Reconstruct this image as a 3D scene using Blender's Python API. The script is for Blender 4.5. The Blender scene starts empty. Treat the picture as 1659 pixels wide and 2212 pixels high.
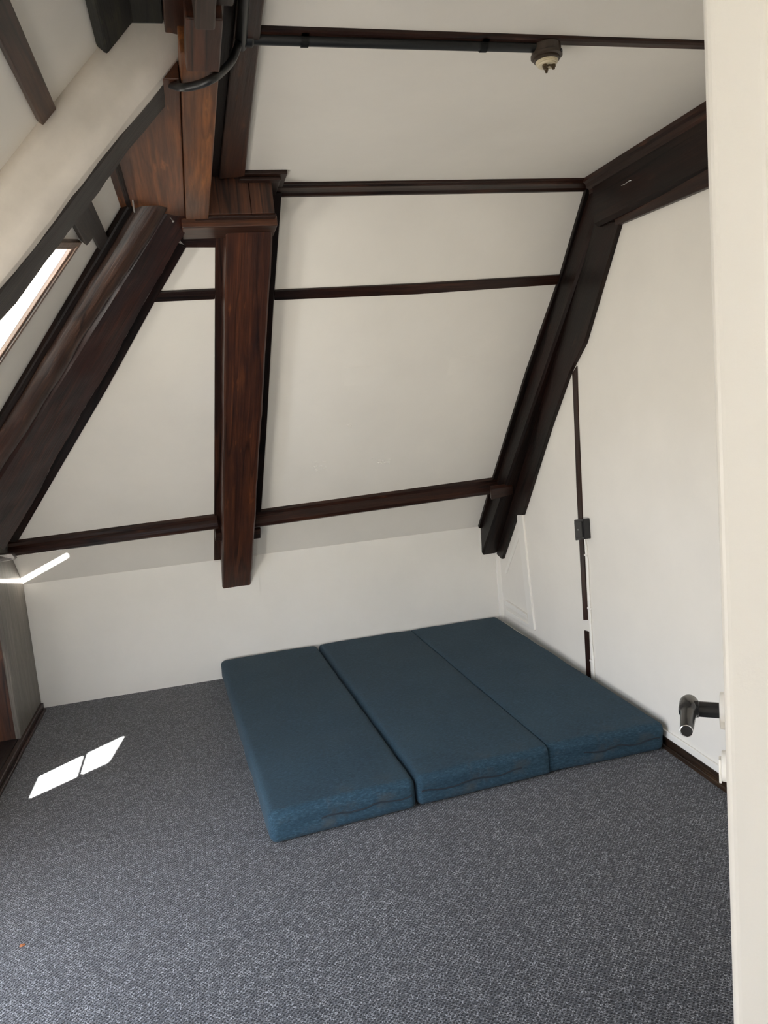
import bpy, bmesh, math, random
from mathutils import Vector, Matrix, noise
random.seed(7)
S = bpy.context.scene
COL = S.collection
V = Vector

# ------------------------------------------------------------------ camera
RM = Matrix(((0.96563, -0.24400, -0.08962), (-0.11500, -0.10400, -0.98790), (0.23200, 0.96430, -0.12850)))
def _rot(a):
    th = V(a).length
    return Matrix.Rotation(th, 3, V(a).normalized())
R0 = Matrix(((1, 0, 0), (0, 0, -1), (0, 1, 0)))
RM = _rot((0.118, -0.24, -0.102)) @ R0          # rows: image right, image down, view direction
FPX, CX, CY = 1635.0, 829.5, 1106.0
CAM = V((0, 0, 1.6))
cd = bpy.data.cameras.new('camera')
cam = bpy.data.objects.new('camera', cd)
COL.objects.link(cam)
cd.sensor_fit = 'HORIZONTAL'
cd.sensor_width = 36.0
cd.lens = 36.0 * FPX / 1659.0
cd.clip_start = 0.02
mr = Matrix((RM[0], -RM[1], -RM[2])).transposed().to_4x4()
mr.translation = CAM
cam.matrix_world = mr
S.camera = cam

# ------------------------------------------------------------------ planes of the room (metres)
A49 = math.radians(49.0)
A47 = math.radians(47.43)
N_BS = V((0, -math.sin(A49), -math.cos(A49)))      # back roof slope, pointing into the room
P_BS = V((0, 4.85, .775))
N_LS = V((math.sin(A47), 0, -math.cos(A47)))       # left roof slope
P_LS = V((-.159, 3.25, 2.435))
ZC = 2.57
YK = 4.85
XL = -1.09
RW_D = V((.060, 2.385, 0)).normalized()
N_RW = V((-RW_D.y, RW_D.x, 0))
P_RW = V((1.895, 2.465, 0))
N_KW = V((0, -1, 0)); P_KW = V((0, YK, 0))
UP = V((0, 0, 1))

def ray(u, v):
    return RM.transposed() @ V(((u - CX) / FPX, (v - CY) / FPX, 1.0))
def on(u, v, p, n):
    d = ray(u, v)
    return CAM + d * ((p - CAM).dot(n) / d.dot(n))
def bs(u, v, off=0.0): return on(u, v, P_BS + N_BS * off, N_BS)
def ls(u, v, off=0.0): return on(u, v, P_LS + N_LS * off, N_LS)
def rw(u, v, off=0.0): return on(u, v, P_RW + N_RW * off, N_RW)
def kw(u, v, off=0.0): return on(u, v, P_KW + N_KW * off, N_KW)
def atz(u, v, z): return on(u, v, V((0, 0, z)), UP)
def aty(u, v, y): return on(u, v, V((0, y, 0)), V((0, 1, 0)))
def atx(u, v, x): return on(u, v, V((x, 0, 0)), V((1, 0, 0)))

# ------------------------------------------------------------------ materials
def new_mat(name):
    m = bpy.data.materials.new(name); m.use_nodes = True
    nt = m.node_tree; nt.nodes.clear()
    out = nt.nodes.new('ShaderNodeOutputMaterial'); b = nt.nodes.new('ShaderNodeBsdfPrincipled')
    nt.links.new(b.outputs[0], out.inputs[0])
    return m, nt, b
def node(nt, t, **k):
    n = nt.nodes.new(t)
    for a, v in k.items(): setattr(n, a, v)
    return n
def coords(nt, scale=(1, 1, 1), kind='Object'):
    tc = node(nt, 'ShaderNodeTexCoord'); mp = node(nt, 'ShaderNodeMapping')
    mp.inputs['Scale'].default_value = scale
    nt.links.new(tc.outputs[kind], mp.inputs['Vector'])
    return mp.outputs[0]
def tex_noise(nt, vec, scale, detail=4, rough=.6, dist=0.0):
    n = node(nt, 'ShaderNodeTexNoise')
    n.inputs['Scale'].default_value = scale; n.inputs['Detail'].default_value = detail
    n.inputs['Roughness'].default_value = rough; n.inputs['Distortion'].default_value = dist
    nt.links.new(vec, n.inputs['Vector'])
    return n.outputs['Fac']
def ramp(nt, fac, stops):
    r = node(nt, 'ShaderNodeValToRGB')
    e = r.color_ramp.elements
    while len(e) < len(stops): e.new(.5)
    for el, (p, c) in zip(e, stops):
        el.position = p; el.color = (*c, 1) if len(c) == 3 else c
    nt.links.new(fac, r.inputs[0])
    return r.outputs[0]
def mix(nt, fac, a, b, mode='MIX'):
    n = node(nt, 'ShaderNodeMix', data_type='RGBA', blend_type=mode)
    for sock, val in ((n.inputs[0], fac), (n.inputs[6], a), (n.inputs[7], b)):
        if hasattr(val, 'links'): nt.links.new(val, sock)
        elif isinstance(val, (int, float)): sock.default_value = val
        else: sock.default_value = (*val, 1)
    return n.outputs[2]
def bump(nt, b, h, strength, dist=.002):
    n = node(nt, 'ShaderNodeBump')
    n.inputs['Strength'].default_value = strength; n.inputs['Distance'].default_value = dist
    nt.links.new(h, n.inputs['Height']); nt.links.new(n.outputs[0], b.inputs['Normal'])
def plain(name, c, rough=.5, metal=0.0):
    m, nt, b = new_mat(name)
    b.inputs['Base Color'].default_value = (*c, 1); b.inputs['Roughness'].default_value = rough
    b.inputs['Metallic'].default_value = metal
    n = tex_noise(nt, coords(nt), 60, 3)
    bump(nt, b, n, .08, .001)
    return m

def plaster(name, c, tone=.06, rough=.62, blotch=2.3):
    m, nt, b = new_mat(name)
    v = coords(nt)
    n1 = tex_noise(nt, v, blotch, 5, .6)
    n2 = tex_noise(nt, v, 22, 6, .65)
    col = ramp(nt, n1, [(.3, tuple(x * (1 - tone) for x in c)), (.7, c)])
    nt.links.new(col, b.inputs['Base Color'])
    b.inputs['Roughness'].default_value = rough
    n3 = tex_noise(nt, v, 190, 3, .6)
    mx = node(nt, 'ShaderNodeMath', operation='ADD'); nt.links.new(n2, mx.inputs[0])
    ml = node(nt, 'ShaderNodeMath', operation='MULTIPLY'); ml.inputs[1].default_value = .35
    nt.links.new(n3, ml.inputs[0]); nt.links.new(ml.outputs[0], mx.inputs[1])
    bump(nt, b, mx.outputs[0], .18, .0025)
    return m
WHITE = plaster('white_paint', (.80, .765, .70))
WHITE_TRIM = plaster('white_gloss_paint', (.82, .79, .73), .03, .4)
BEAM_PLASTER = plaster('aged_white_plaster', (.76, .70, .62), .22, .7, 5.0)
DOOR_WHITE = plaster('door_paint', (.88, .86, .81), .02, .42)

def wood(name, dark, mid, light, rough=.42, red=None, long=1.1, cross=13.0, spec=.5, crack=.85):
    m, nt, b = new_mat(name)
    info = node(nt, 'ShaderNodeObjectInfo')
    tc = node(nt, 'ShaderNodeTexCoord')
    add = node(nt, 'ShaderNodeVectorMath', operation='ADD')
    sc = node(nt, 'ShaderNodeVectorMath', operation='SCALE'); sc.inputs['Scale'].default_value = 0.37
    nt.links.new(info.outputs['Location'], sc.inputs[0])
    nt.links.new(tc.outputs['Object'], add.inputs[0]); nt.links.new(sc.outputs[0], add.inputs[1])
    def mp(s):
        q = node(nt, 'ShaderNodeMapping'); q.inputs['Scale'].default_value = s
        nt.links.new(add.outputs[0], q.inputs[0]); return q.outputs[0]
    g1 = tex_noise(nt, mp((long, cross, cross)), 1.6, 6, .62, .6)
    g2 = tex_noise(nt, mp((long * 3, cross * 7, cross * 7)), 1.5, 4, .6)
    g3 = tex_noise(nt, mp((1.6, 5, 5)), 1.3, 3, .5)
    c1 = ramp(nt, g1, [(.32, dark), (.52, mid), (.72, light)])
    if red is not None:
        c1 = mix(nt, ramp(nt, g3, [(.45, (0, 0, 0)), (.68, (1, 1, 1))]), c1, red, 'MIX')
    c2 = mix(nt, ramp(nt, g2, [(.40, (.45, .45, .45)), (.62, (1, 1, 1))]), tuple(x * .5 for x in dark), c1)
    gc = tex_noise(nt, mp((.42, 8.5, 8.5)), 1.0, 2, .5, .15)
    ck = ramp(nt, gc, [(.487, (1, 1, 1)), (.498, (.10, .10, .10)), (.502, (.10, .10, .10)), (.512, (1, 1, 1))])
    c2 = mix(nt, crack, c2, ck, 'MULTIPLY')
    sp_ = tex_noise(nt, mp((5, 26, 26)), 1.0, 3, .6)
    c2 = mix(nt, ramp(nt, sp_, [(.66, (0, 0, 0)), (.76, (.5, .5, .5))]), c2, tuple(min(x * 1.7, .6) for x in light))
    nt.links.new(c2, b.inputs['Base Color'])
    b.inputs['Roughness'].default_value = rough
    b.inputs['Specular IOR Level'].default_value = spec
    s = node(nt, 'ShaderNodeMath', operation='ADD'); nt.links.new(g1, s.inputs[0]); nt.links.new(g2, s.inputs[1])
    bump(nt, b, s.outputs[0], .35, .003)
    return m
W_MID = wood('red_brown_stained_wood', (.020, .007, .005), (.055, .017, .008), (.135, .043, .015), .36, (.088, .025, .009), .8, 16, .5, .6)
W_HIP = wood('dark_red_stained_wood', (.012, .005, .005), (.030, .010, .008), (.075, .024, .012), .36, (.045, .012, .008))
W_LOG = wood('brown_stained_log', (.020, .010, .007), (.060, .028, .017), (.12, .058, .032), .45, (.05, .018, .011))
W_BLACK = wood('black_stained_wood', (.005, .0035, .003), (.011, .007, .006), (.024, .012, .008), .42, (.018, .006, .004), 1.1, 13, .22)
W_TRIM = wood('dark_brown_moulding', (.012, .005, .004), (.030, .011, .0065), (.066, .023, .012), .36, None, 1.1, 13, .32)
W_ORANGE = wood('orange_brown_boards', (.06, .019, .007), (.16, .052, .017), (.27, .095, .028), .42, (.075, .028, .013), .7, 7, .5, .3)
W_ORANGE2 = wood('worn_orange_board', (.08, .025, .009), (.23, .078, .021), (.40, .145, .038), .45, (.12, .06, .035), .9, 8, .5, .35)
W_GREY = wood('grey_brown_boards', (.030, .024, .019), (.060, .046, .036), (.10, .075, .058), .5, (.045, .022, .013), .8, 7, .5, .4)
W_POST = wood('grey_painted_board', (.135, .120, .102), (.165, .147, .126), (.20, .18, .155), .5, None, .8, 9, .5, .25)
W_FASCIA = wood('reddish_boards', (.020, .007, .004), (.062, .019, .008), (.12, .040, .015), .4, None, .9, 8)
W_BASE = wood('varnished_skirting', (.010, .006, .004), (.045, .024, .012), (.12, .070, .034), .34, (.02, .010, .006), .8, 16)
W_RED = wood('red_brown_panel', (.040, .014, .008), (.080, .026, .012), (.12, .042, .018), .4, None, .8, 5)
W_UNDER = wood('dark_worn_timber', (.010, .008, .007), (.026, .020, .017), (.060, .036, .022), .5, (.020, .012, .009))
W_FRAME = wood('brown_window_lining', (.10, .055, .035), (.17, .095, .06), (.25, .15, .10), .3)
BLACK = plain('black_enamel', (.010, .010, .011), .3)
PIPE = plain('black_pipe', (.012, .013, .014), .38)
BAKELITE = plain('brown_bakelite', (.045, .030, .020), .38)
CERAMIC = plain('old_ceramic', (.62, .54, .38), .3)
BRASS = plain('tarnished_brass', (.10, .07, .04), .4, .6)
CHROME = plain('chrome', (.75, .75, .77), .12, 1.0)
HANDLE = plain('black_satin_handle', (.012, .012, .014), .22)
NAIL = plain('pale_steel', (.55, .54, .52), .35, .7)
RUST = plain('orange_leaf_bit', (.35, .12, .04), .8)
MOSS = wood('mossy_black_wood', (.006, .006, .004), (.016, .015, .009), (.060, .055, .026), .8)

def carpet_mat():
    m, nt, b = new_mat('charcoal_loop_carpet')
    v = coords(nt)
    # looped rows: slightly distorted grid of tufts with dark hollows between
    nz = node(nt, 'ShaderNodeTexNoise'); nz.inputs['Scale'].default_value = 55; nz.inputs['Detail'].default_value = 2
    nt.links.new(v, nz.inputs['Vector'])
    sub = node(nt, 'ShaderNodeVectorMath', operation='SUBTRACT'); sub.inputs[1].default_value = (.5, .5, .5)
    nt.links.new(nz.outputs['Color'], sub.inputs[0])
    scl = node(nt, 'ShaderNodeVectorMath', operation='SCALE'); scl.inputs['Scale'].default_value = .004
    nt.links.new(sub.outputs[0], scl.inputs[0])
    ad = node(nt, 'ShaderNodeVectorMath', operation='ADD'); nt.links.new(v, ad.inputs[0]); nt.links.new(scl.outputs[0], ad.inputs[1])
    rt = node(nt, 'ShaderNodeMapping'); rt.inputs['Rotation'].default_value = (0, 0, math.radians(45)); nt.links.new(ad.outputs[0], rt.inputs[0])
    vo = node(nt, 'ShaderNodeTexVoronoi', voronoi_dimensions='2D'); vo.inputs['Scale'].default_value = 98; vo.inputs['Randomness'].default_value = .40
    nt.links.new(rt.outputs[0], vo.inputs['Vector'])
    hole = ramp(nt, vo.outputs['Distance'], [(.20, (0, 0, 0)), (.40, (1, 1, 1))])
    fl = tex_noise(nt, coords(nt, (300, 190, 200)), 1.0, 3, .7)
    f2 = tex_noise(nt, v, 85, 2, .5)
    fleck = ramp(nt, fl, [(.36, (.022, .023, .026)), (.50, (.088, .090, .098)), (.60, (.50, .505, .52))])
    fleck = mix(nt, ramp(nt, f2, [(.42, (.12, .12, .12)), (.60, (1, 1, 1))]), (.036, .037, .043), fleck)
    big = tex_noise(nt, v, 1.7, 3)
    fleck = mix(nt, 1.0, fleck, ramp(nt, big, [(.3, (.86, .86, .88)), (.7, (1, 1, 1))]), 'MULTIPLY')
    col = mix(nt, hole, (.006, .006, .009), fleck)
    nt.links.new(col, b.inputs['Base Color'])
    b.inputs['Roughness'].default_value = .85
    b.inputs['Specular IOR Level'].default_value = .25
    b.inputs['Sheen Weight'].default_value = .25
    h = node(nt, 'ShaderNodeMath', operation='ADD'); nt.links.new(hole, h.inputs[0]); nt.links.new(fl, h.inputs[1])
    bump(nt, b, h.outputs[0], .75, .003)
    return m
CARPET = carpet_mat()

def fabric_mat(name, base, light, dusty=(.10, .10, .10)):
    m, nt, b = new_mat(name)
    v = coords(nt)
    weave = tex_noise(nt, coords(nt, (60, 330, 200)), 1.0, 3, .65)
    w2 = tex_noise(nt, coords(nt, (300, 60, 200)), 1.0, 2, .6)
    bl = tex_noise(nt, v, 3.0, 4, .6)
    c = ramp(nt, weave, [(.30, tuple(x * .62 for x in base)), (.55, base), (.76, light)])
    c = mix(nt, ramp(nt, w2, [(.35, (.72, .72, .72)), (.6, (1, 1, 1))]), tuple(x * .5 for x in base), c)
    c = mix(nt, 1.0, c, ramp(nt, bl, [(.3, (.84, .86, .88)), (.7, (1.0, 1.0, 1.0))]), 'MULTIPLY')
    st = tex_noise(nt, v, 7.0, 5, .65)
    sep = node(nt, 'ShaderNodeSeparateXYZ'); nt.links.new(v, sep.inputs[0])
    # worn, greyed cloth along the lower front edge of the cushion
    mr_ = node(nt, 'ShaderNodeMapRange'); mr_.inputs[1].default_value = .12; mr_.inputs[2].default_value = -.02
    nt.links.new(sep.outputs[1], mr_.inputs[0])
    sm = node(nt, 'ShaderNodeMath', operation='MULTIPLY'); nt.links.new(mr_.outputs[0], sm.inputs[0])
    nt.links.new(ramp(nt, st, [(.54, (0, 0, 0)), (.72, (.55, .55, .55))]), sm.inputs[1])
    c = mix(nt, sm.outputs[0], c, dusty)
    nt.links.new(c, b.inputs['Base Color'])
    b.inputs['Roughness'].default_value = .9
    b.inputs['Specular IOR Level'].default_value = .2
    b.inputs['Sheen Weight'].default_value = .04
    bump(nt, b, weave, .5, .0012)
    return m
FABRIC = fabric_mat('blue_woven_upholstery', (.027, .060, .087), (.053, .104, .142), (.070, .066, .058))
ZIP = plain('dark_zip_tape', (.010, .018, .028), .8)

def glass_mat():
    m, nt, b = new_mat('window_glass')
    b.inputs['Base Color'].default_value = (.96, .98, 1, 1); b.inputs['Roughness'].default_value = .02
    b.inputs['Alpha'].default_value = 1
    out = [n for n in nt.nodes if n.type == 'OUTPUT_MATERIAL'][0]
    tr = node(nt, 'ShaderNodeBsdfTransparent'); tr.inputs[0].default_value = (.94, .96, .97, 1)
    gl = node(nt, 'ShaderNodeBsdfGlossy'); gl.inputs['Roughness'].default_value = .03
    ms = node(nt, 'ShaderNodeMixShader'); ms.inputs[0].default_value = .06
    nt.links.new(tr.outputs[0], ms.inputs[1]); nt.links.new(gl.outputs[0], ms.inputs[2])
    nt.links.new(ms.outputs[0], out.inputs[0])
    return m
GLASS = glass_mat()

# ------------------------------------------------------------------ object helpers
def tag(o, label=None, cat=None, group=None, kind=None):
    if label: o['label'] = label
    if cat: o['category'] = cat
    if group: o['group'] = group
    if kind: o['kind'] = kind
    return o
def structure(o, label=None):
    o['kind'] = 'structure'
    if label: o['label'] = label
    return o
def empty(name, loc, label=None, cat=None, group=None):
    o = bpy.data.objects.new(name, None); COL.objects.link(o)
    o.location = loc; o.empty_display_size = .05
    return tag(o, label, cat, group, 'thing' if cat else None)
def frame(xdir, zhint=UP, origin=(0, 0, 0)):
    x = V(xdir).normalized()
    z = V(zhint) - x * x.dot(V(zhint))
    if z.length < 1e-4: z = V((0, 1, 0)) - x * x.y
    z.normalize()
    y = z.cross(x)
    m = Matrix((x, y, z)).transposed().to_4x4(); m.translation = V(origin)
    return m
PENDING = []
def link(name, bm, mat, parent=None, mw=None, smooth=False):
    """bm is in world space; mw becomes the object's own frame (grain runs along its x)."""
    me = bpy.data.meshes.new(name)
    mw = mw or Matrix.Identity(4)
    bmesh.ops.transform(bm, matrix=mw.inverted(), verts=bm.verts)
    bmesh.ops.recalc_face_normals(bm, faces=bm.faces)
    if smooth and mat not in (BEAM_PLASTER, W_LOG):
        for e_ in bm.edges:
            if len(e_.link_faces) == 2 and e_.calc_face_angle(0) > .62: e_.smooth = False
    bm.to_mesh(me); bm.free()
    me.materials.append(mat)
    if smooth:
        for p in me.polygons: p.use_smooth = True
    o = bpy.data.objects.new(name, me); COL.objects.link(o)
    if parent is not None:
        o.parent = parent
        pw = parent.get('_mw')
        pm = Matrix([list(r) for r in PW[parent.name]]) if parent.name in PW else Matrix.Translation(parent.location)
        o.matrix_parent_inverse = Matrix.Identity(4)
        o.matrix_basis = pm.inverted() @ mw
    else:
        o.matrix_basis = mw
    PW[o.name] = mw.copy()
    return o
PW = {}
def prism_bm(pts, th, bev=0.0, bm=None):
    bm = bm or bmesh.new()
    a = [bm.verts.new(p) for p in pts]; c = [bm.verts.new(V(p) + V(th)) for p in pts]
    n = len(pts)
    bm.faces.new(a); bm.faces.new(c[::-1])
    fs = []
    for i in range(n): fs.append(bm.faces.new((a[i], c[i], c[(i + 1) % n], a[(i + 1) % n])))
    bmesh.ops.recalc_face_normals(bm, faces=bm.faces)
    if bev:
        es = set()
        for f in fs + [f for v in a + c for f in v.link_faces]:
            es.update(f.edges)
        bmesh.ops.bevel(bm, geom=list(es), offset=bev, segments=2, affect='EDGES', profile=.5, clamp_overlap=True)
    return bm
def prism(name, pts, th, mat, parent=None, grain=None, bev=0.0, smooth=False):
    pts = [V(p) for p in pts]
    g = grain if grain is not None else pts[1] - pts[0]
    mw = frame(g, V(th), pts[0])
    return link(name, prism_bm(pts, th, bev), mat, parent, mw, smooth)
def box(name, lo, hi, mat, parent=None, grain=None, bev=0.0):
    lo, hi = V(lo), V(hi)
    pts = [(lo.x, lo.y, lo.z), (hi.x, lo.y, lo.z), (hi.x, hi.y, lo.z), (lo.x, hi.y, lo.z)]
    d = hi - lo
    if grain is None: grain = (1, 0, 0) if d.x >= max(d.y, d.z) else ((0, 1, 0) if d.y >= d.z else (0, 0, 1))
    return prism(name, pts, (0, 0, d.z), mat, parent, grain, bev)
def loft(name, r0, r1, mat, parent=None, nseg=36, rough=.003, cut=.010, per=4, nscale=5.0, crack=0.0, seed=0, caps=True):
    """Hand hewn timber: ring r0 to ring r1, rounded arrises, uneven faces."""
    r0 = [V(p) for p in r0]; r1 = [V(p) for p in r1]
    def ring(t):
        base = [a.lerp(b, t) for a, b in zip(r0, r1)]
        out = []
        n = len(base)
        for i in range(n):
            p, q = base[i], base[(i + 1) % n]
            d = (q - p); L = d.length; d.normalize()
            c = min(cut, L * .25)
            for k in range(per + 1):
                out.append(p + d * (c + (L - 2 * c) * k / per))
        return out
    bm = bmesh.new(); rings = []
    for s in range(nseg + 1):
        pts = ring(s / nseg)
        ctr = sum(pts, V()) / len(pts)
        row = []
        for p in pts:
            f = (p - ctr); f.normalize()
            w = noise.noise(p * nscale + V((seed, 0, 0))) * rough + noise.noise(p * nscale * 4.3 + V((0, seed, 0))) * rough * .45
            row.append(bm.verts.new(p + f * w))
        rings.append(row)
    n = len(rings[0])
    for a, b in zip(rings, rings[1:]):
        for i in range(n): bm.faces.new((a[i], a[(i + 1) % n], b[(i + 1) % n], b[i]))
    if caps:
        bm.faces.new(rings[0]); bm.faces.new(rings[-1][::-1])
    axis = sum(r1, V()) - sum(r0, V())
    o = link(name, bm, mat, parent, frame(axis, N_BS * -1, sum(r0, V()) / len(r0)), True)
    m = o.data
    for p in m.polygons:
        if len(p.vertices) > 4: p.use_smooth = False
    return o
def tube_bm(pts, r, seg=12, bm=None, closed_ends=True, radii=None):
    bm = bm or bmesh.new()
    pts = [V(p) for p in pts]
    prev = None; rows = []
    for i, p in enumerate(pts):
        d = (pts[min(i + 1, len(pts) - 1)] - pts[max(i - 1, 0)]).normalized()
        if prev is None:
            up = V((0, 0, 1)) if abs(d.z) < .9 else V((1, 0, 0))
            a = d.cross(up).normalized()
        else:
            a = (prev - d * prev.dot(d)).normalized()
        prev = a; b = d.cross(a)
        rr = radii[i] if radii else r
        rows.append([bm.verts.new(p + (a * math.cos(2 * math.pi * k / seg) + b * math.sin(2 * math.pi * k / seg)) * rr) for k in range(seg)])
    for u, w in zip(rows, rows[1:]):
        for k in range(seg): bm.faces.new((u[k], u[(k + 1) % seg], w[(k + 1) % seg], w[k]))
    if closed_ends:
        bm.faces.new(rows[0]); bm.faces.new(rows[-1][::-1])
    return bm
def tube(name, pts, r, mat, parent=None, seg=12, radii=None):
    pts = [V(p) for p in pts]
    mw = frame(pts[-1] - pts[0], UP, pts[0])
    return link(name, tube_bm(pts, r, seg, radii=radii), mat, parent, mw, True)
def lathe(name, prof, origin, axis, mat, parent=None, seg=40):
    """prof: (radius, height along axis)"""
    mw = frame(axis, V((0, 1, 0)) if abs(V(axis).normalized().y) < .9 else UP, origin)
    x = mw.to_3x3().col[0]; y = mw.to_3x3().col[1]; z = mw.to_3x3().col[2]
    bm = bmesh.new(); rows = []
    for r, h in prof:
        rows.append([bm.verts.new(V(origin) + x * h + (y * math.cos(2 * math.pi * k / seg) + z * math.sin(2 * math.pi * k / seg)) * max(r, 1e-4)) for k in range(seg)])
    for u, w in zip(rows, rows[1:]):
        for k in range(seg): bm.faces.new((u[k], u[(k + 1) % seg], w[(k + 1) % seg], w[k]))
    bm.faces.new(rows[0]); bm.faces.new(rows[-1][::-1])
    o = link(name, bm, mat, parent, mw, True)
    mod = o.modifiers.new('edges', 'EDGE_SPLIT'); mod.split_angle = math.radians(38)
    return o
def smooth_path(pts, n=8):
    pts = [V(p) for p in pts]; out = []
    for i in range(len(pts) - 1):
        p0, p1, p2, p3 = pts[max(i - 1, 0)], pts[i], pts[i + 1], pts[min(i + 2, len(pts) - 1)]
        for k in range(n):
            t = k / n
            out.append(.5 * ((2 * p1) + (p2 - p0) * t + (2 * p0 - 5 * p1 + 4 * p2 - p3) * t * t + (3 * p1 - p0 - 3 * p2 + p3) * t ** 3))
    return out + [pts[-1]]

# ------------------------------------------------------------------ the shell
def bsz(z, off=0.0, x=0.0):       # point of the back slope at height z
    y = 4.85 - (z - .775) / math.tan(A49)
    return V((x, y, z)) + N_BS * off
def lsx(x, y, off=0.0):           # point of the left slope at x
    return V((x, y, 2.435 + (x + .159) * math.tan(A47))) + N_LS * off

structure(box('floor_landing', (-.66, -2.1, -.10), (2.3, .30, 0), CARPET, grain=(1, 0, 0)))
floor = structure(box('floor', (-1.75, .30, -.10), (2.3, 5.1, 0), CARPET, grain=(1, 0, 0)), 'charcoal looped carpet floor')
wall_back = structure(box('wall_back', (-1.3, YK, -.05), (2.3, YK + .12, .775), WHITE, grain=(1, 0, 0)), 'low white wall under the sloping ceiling')
up_bs = V((0, -math.cos(A49), math.sin(A49)))
slope_back = structure(prism('ceiling_slope_back', [bsz(.775, 0, -1.75), bsz(.775, 0, 2.2), bsz(2.70, 0, 2.2), bsz(2.70, 0, -1.75)],
                             -N_BS * .08, WHITE, grain=(1, 0, 0)), 'white sloping ceiling panel at the back')
structure(box('ceiling', (-.30, .30, ZC), (2.3, 3.36, ZC + .1), WHITE, grain=(1, 0, 0)), 'white flat ceiling')
rwp = lambda y: P_RW + RW_D * ((y - P_RW.y) / RW_D.y)
wall_right = structure(prism('wall_right', [rwp(.30), rwp(5.05), rwp(5.05) + UP * 2.75, rwp(.30) + UP * 2.75], -N_RW * .1, WHITE, grain=RW_D), 'white wall on the right')

# left roof slope: slab with an opening for the roof window
# corners of the slightly out-of-square roof light: (x, y) on the slope
Q1, Q2, Q3, Q4 = (-.767, 2.496), (-.767, 3.004), (-.332, 2.811), (-.392, 2.514)
PY0, PY1 = 2.45, 3.10
bm = bmesh.new()
def ls_rect(x0, x1, y0, y1): prism_bm([lsx(x0, y0), lsx(x1, y0), lsx(x1, y1), lsx(x0, y1)], -N_LS * .022, 0, bm)
LX0, LX1 = -1.75, .12
DX0, DX1, DY0, DY1 = -1.55, -.86, .60, 1.75     # second roof window, left of the doorway
ls_rect(LX0, LX1, PY1, 5.0)
def ls_quad(pts): prism_bm([lsx(*p) for p in pts], -N_LS * .022, 0, bm)
ls_quad([(LX0, PY0), (LX0, PY1), Q2, Q1]); ls_quad([Q4, Q3, (LX1, PY1), (LX1, PY0)])
ls_quad([(LX0, PY0), Q1, Q4, (LX1, PY0)]); ls_quad([(LX0, PY1), (LX1, PY1), Q3, Q2])
ls_rect(LX0, LX1, DY1, PY0)
ls_rect(LX0, DX0, DY0, DY1); ls_rect(DX1, LX1, DY0, DY1)
ls_rect(LX0, LX1, .30, DY0)
structure(link('ceiling_slope_left', bm, WHITE), 'white sloping ceiling with the roof windows')

# left wall: a board by the corner, then a recess with a low window
NY0, NY1 = .75, 4.285
structure(box('wall_left', (XL - .55, NY1, -.05), (XL - .02, YK, 1.36), W_RED, grain=(0, 0, 1)), 'red-brown boarded end of the recess')
post = prism('trim_1', [(XL, NY1 - .005, .035), (XL, YK - .005, .035), (XL, YK - .005, .90), (XL, 4.60, 1.30), (XL, NY1 - .005, 1.30)], (-.025, 0, 0), W_POST, grain=(0, 0, 1), bev=.003)
structure(post, 'grey wooden board in the left corner')
structure(box('trim_2', (XL - .50, NY0, -.01), (XL - .012, NY1 - .004, .042), W_BLACK, grain=(0, 1, 0)), 'dark floor of the recess')
structure(box('baseboard_left', (XL - .012, .42, -.01), (XL + .016, YK - .02, .040), W_TRIM, grain=(0, 1, 0), bev=.004), 'dark skirting strip along the left edge of the carpet')
structure(box('trim_3', (XL + .016, .42, -.005), (XL + .032, YK - .05, .014), W_TRIM, grain=(0, 1, 0), bev=.004))
# outer wall of the recess with a long low window
bm = bmesh.new()
ox0, ox1 = -1.72, -1.62
wz0, wz1, wy0, wy1 = .16, .70, 1.20, 2.40
def bx(lo, hi):
    prism_bm([(lo[0], lo[1], lo[2]), (hi[0], lo[1], lo[2]), (hi[0], hi[1], lo[2]), (lo[0], hi[1], lo[2])], (0, 0, hi[2] - lo[2]), 0, bm)
bx((ox0, .30, -.05), (ox1, 4.90, wz0)); bx((ox0, .30, wz1), (ox1, 4.90, .85))
bx((ox0, .30, wz0), (ox1, wy0, wz1)); bx((ox0, wy1, wz0), (ox1, 4.90, wz1))
structure(link('wall_recess', bm, WHITE), 'outer wall of the recess')
structure(box('wall_left_front', (XL - .55, .30, -.05), (XL - .02, NY0, 1.36), WHITE))
w3 = structure(empty('window_3', (ox0 + .05, wy0, wz0)))
for k in range(4):
    y = wy0 + (wy1 - wy0) * k / 3
    box('mullion', (ox0 + .02, y - .025, wz0), (ox0 + .07, y + .025, wz1), W_TRIM, w3)

# front wall with the doorway, and the landing the photograph is taken from
bm = bmesh.new()
fy0, fy1 = .30, .42
fx0, fx1, fz0, fz1 = -1.06, -.66, .26, .90
bx((-1.75, fy0, -.05), (fx0, fy1, 2.75)); bx((fx1, fy0, -.05), (-.50, fy1, 2.75))
bx((fx0, fy0, -.05), (fx1, fy1, fz0)); bx((fx0, fy0, fz1), (fx1, fy1, 2.75))
bx((.372, fy0, -.05), (2.2, fy1, 2.75)); bx((-.50, fy0, 2.07), (.372, fy1, 2.75))
structure(link('wall_front', bm, WHITE))
w5 = structure(empty('window_5', (fx0, fy0 + .05, fz0)))
for x in (fx0 + .012, fx1 - .012): box('frame', (x - .012, fy0 + .03, fz0), (x + .012, fy0 + .08, fz1), W_TRIM, w5)
for z in (fz0 + .012, fz1 - .012): box('frame', (fx0, fy0 + .03, z - .012), (fx1, fy0 + .08, z + .012), W_TRIM, w5)
bm = bmesh.new()
bx((-.66, -2.0, -.05), (-.56, fy0, 2.6)); bx((1.4, -2.0, -.05), (1.5, fy0, 2.6))
bx((-.66, -2.1, -.05), (1.5, -2.0, 1.25)); bx((-.66, -2.1, 1.95), (1.5, -2.0, 2.6))
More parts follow.
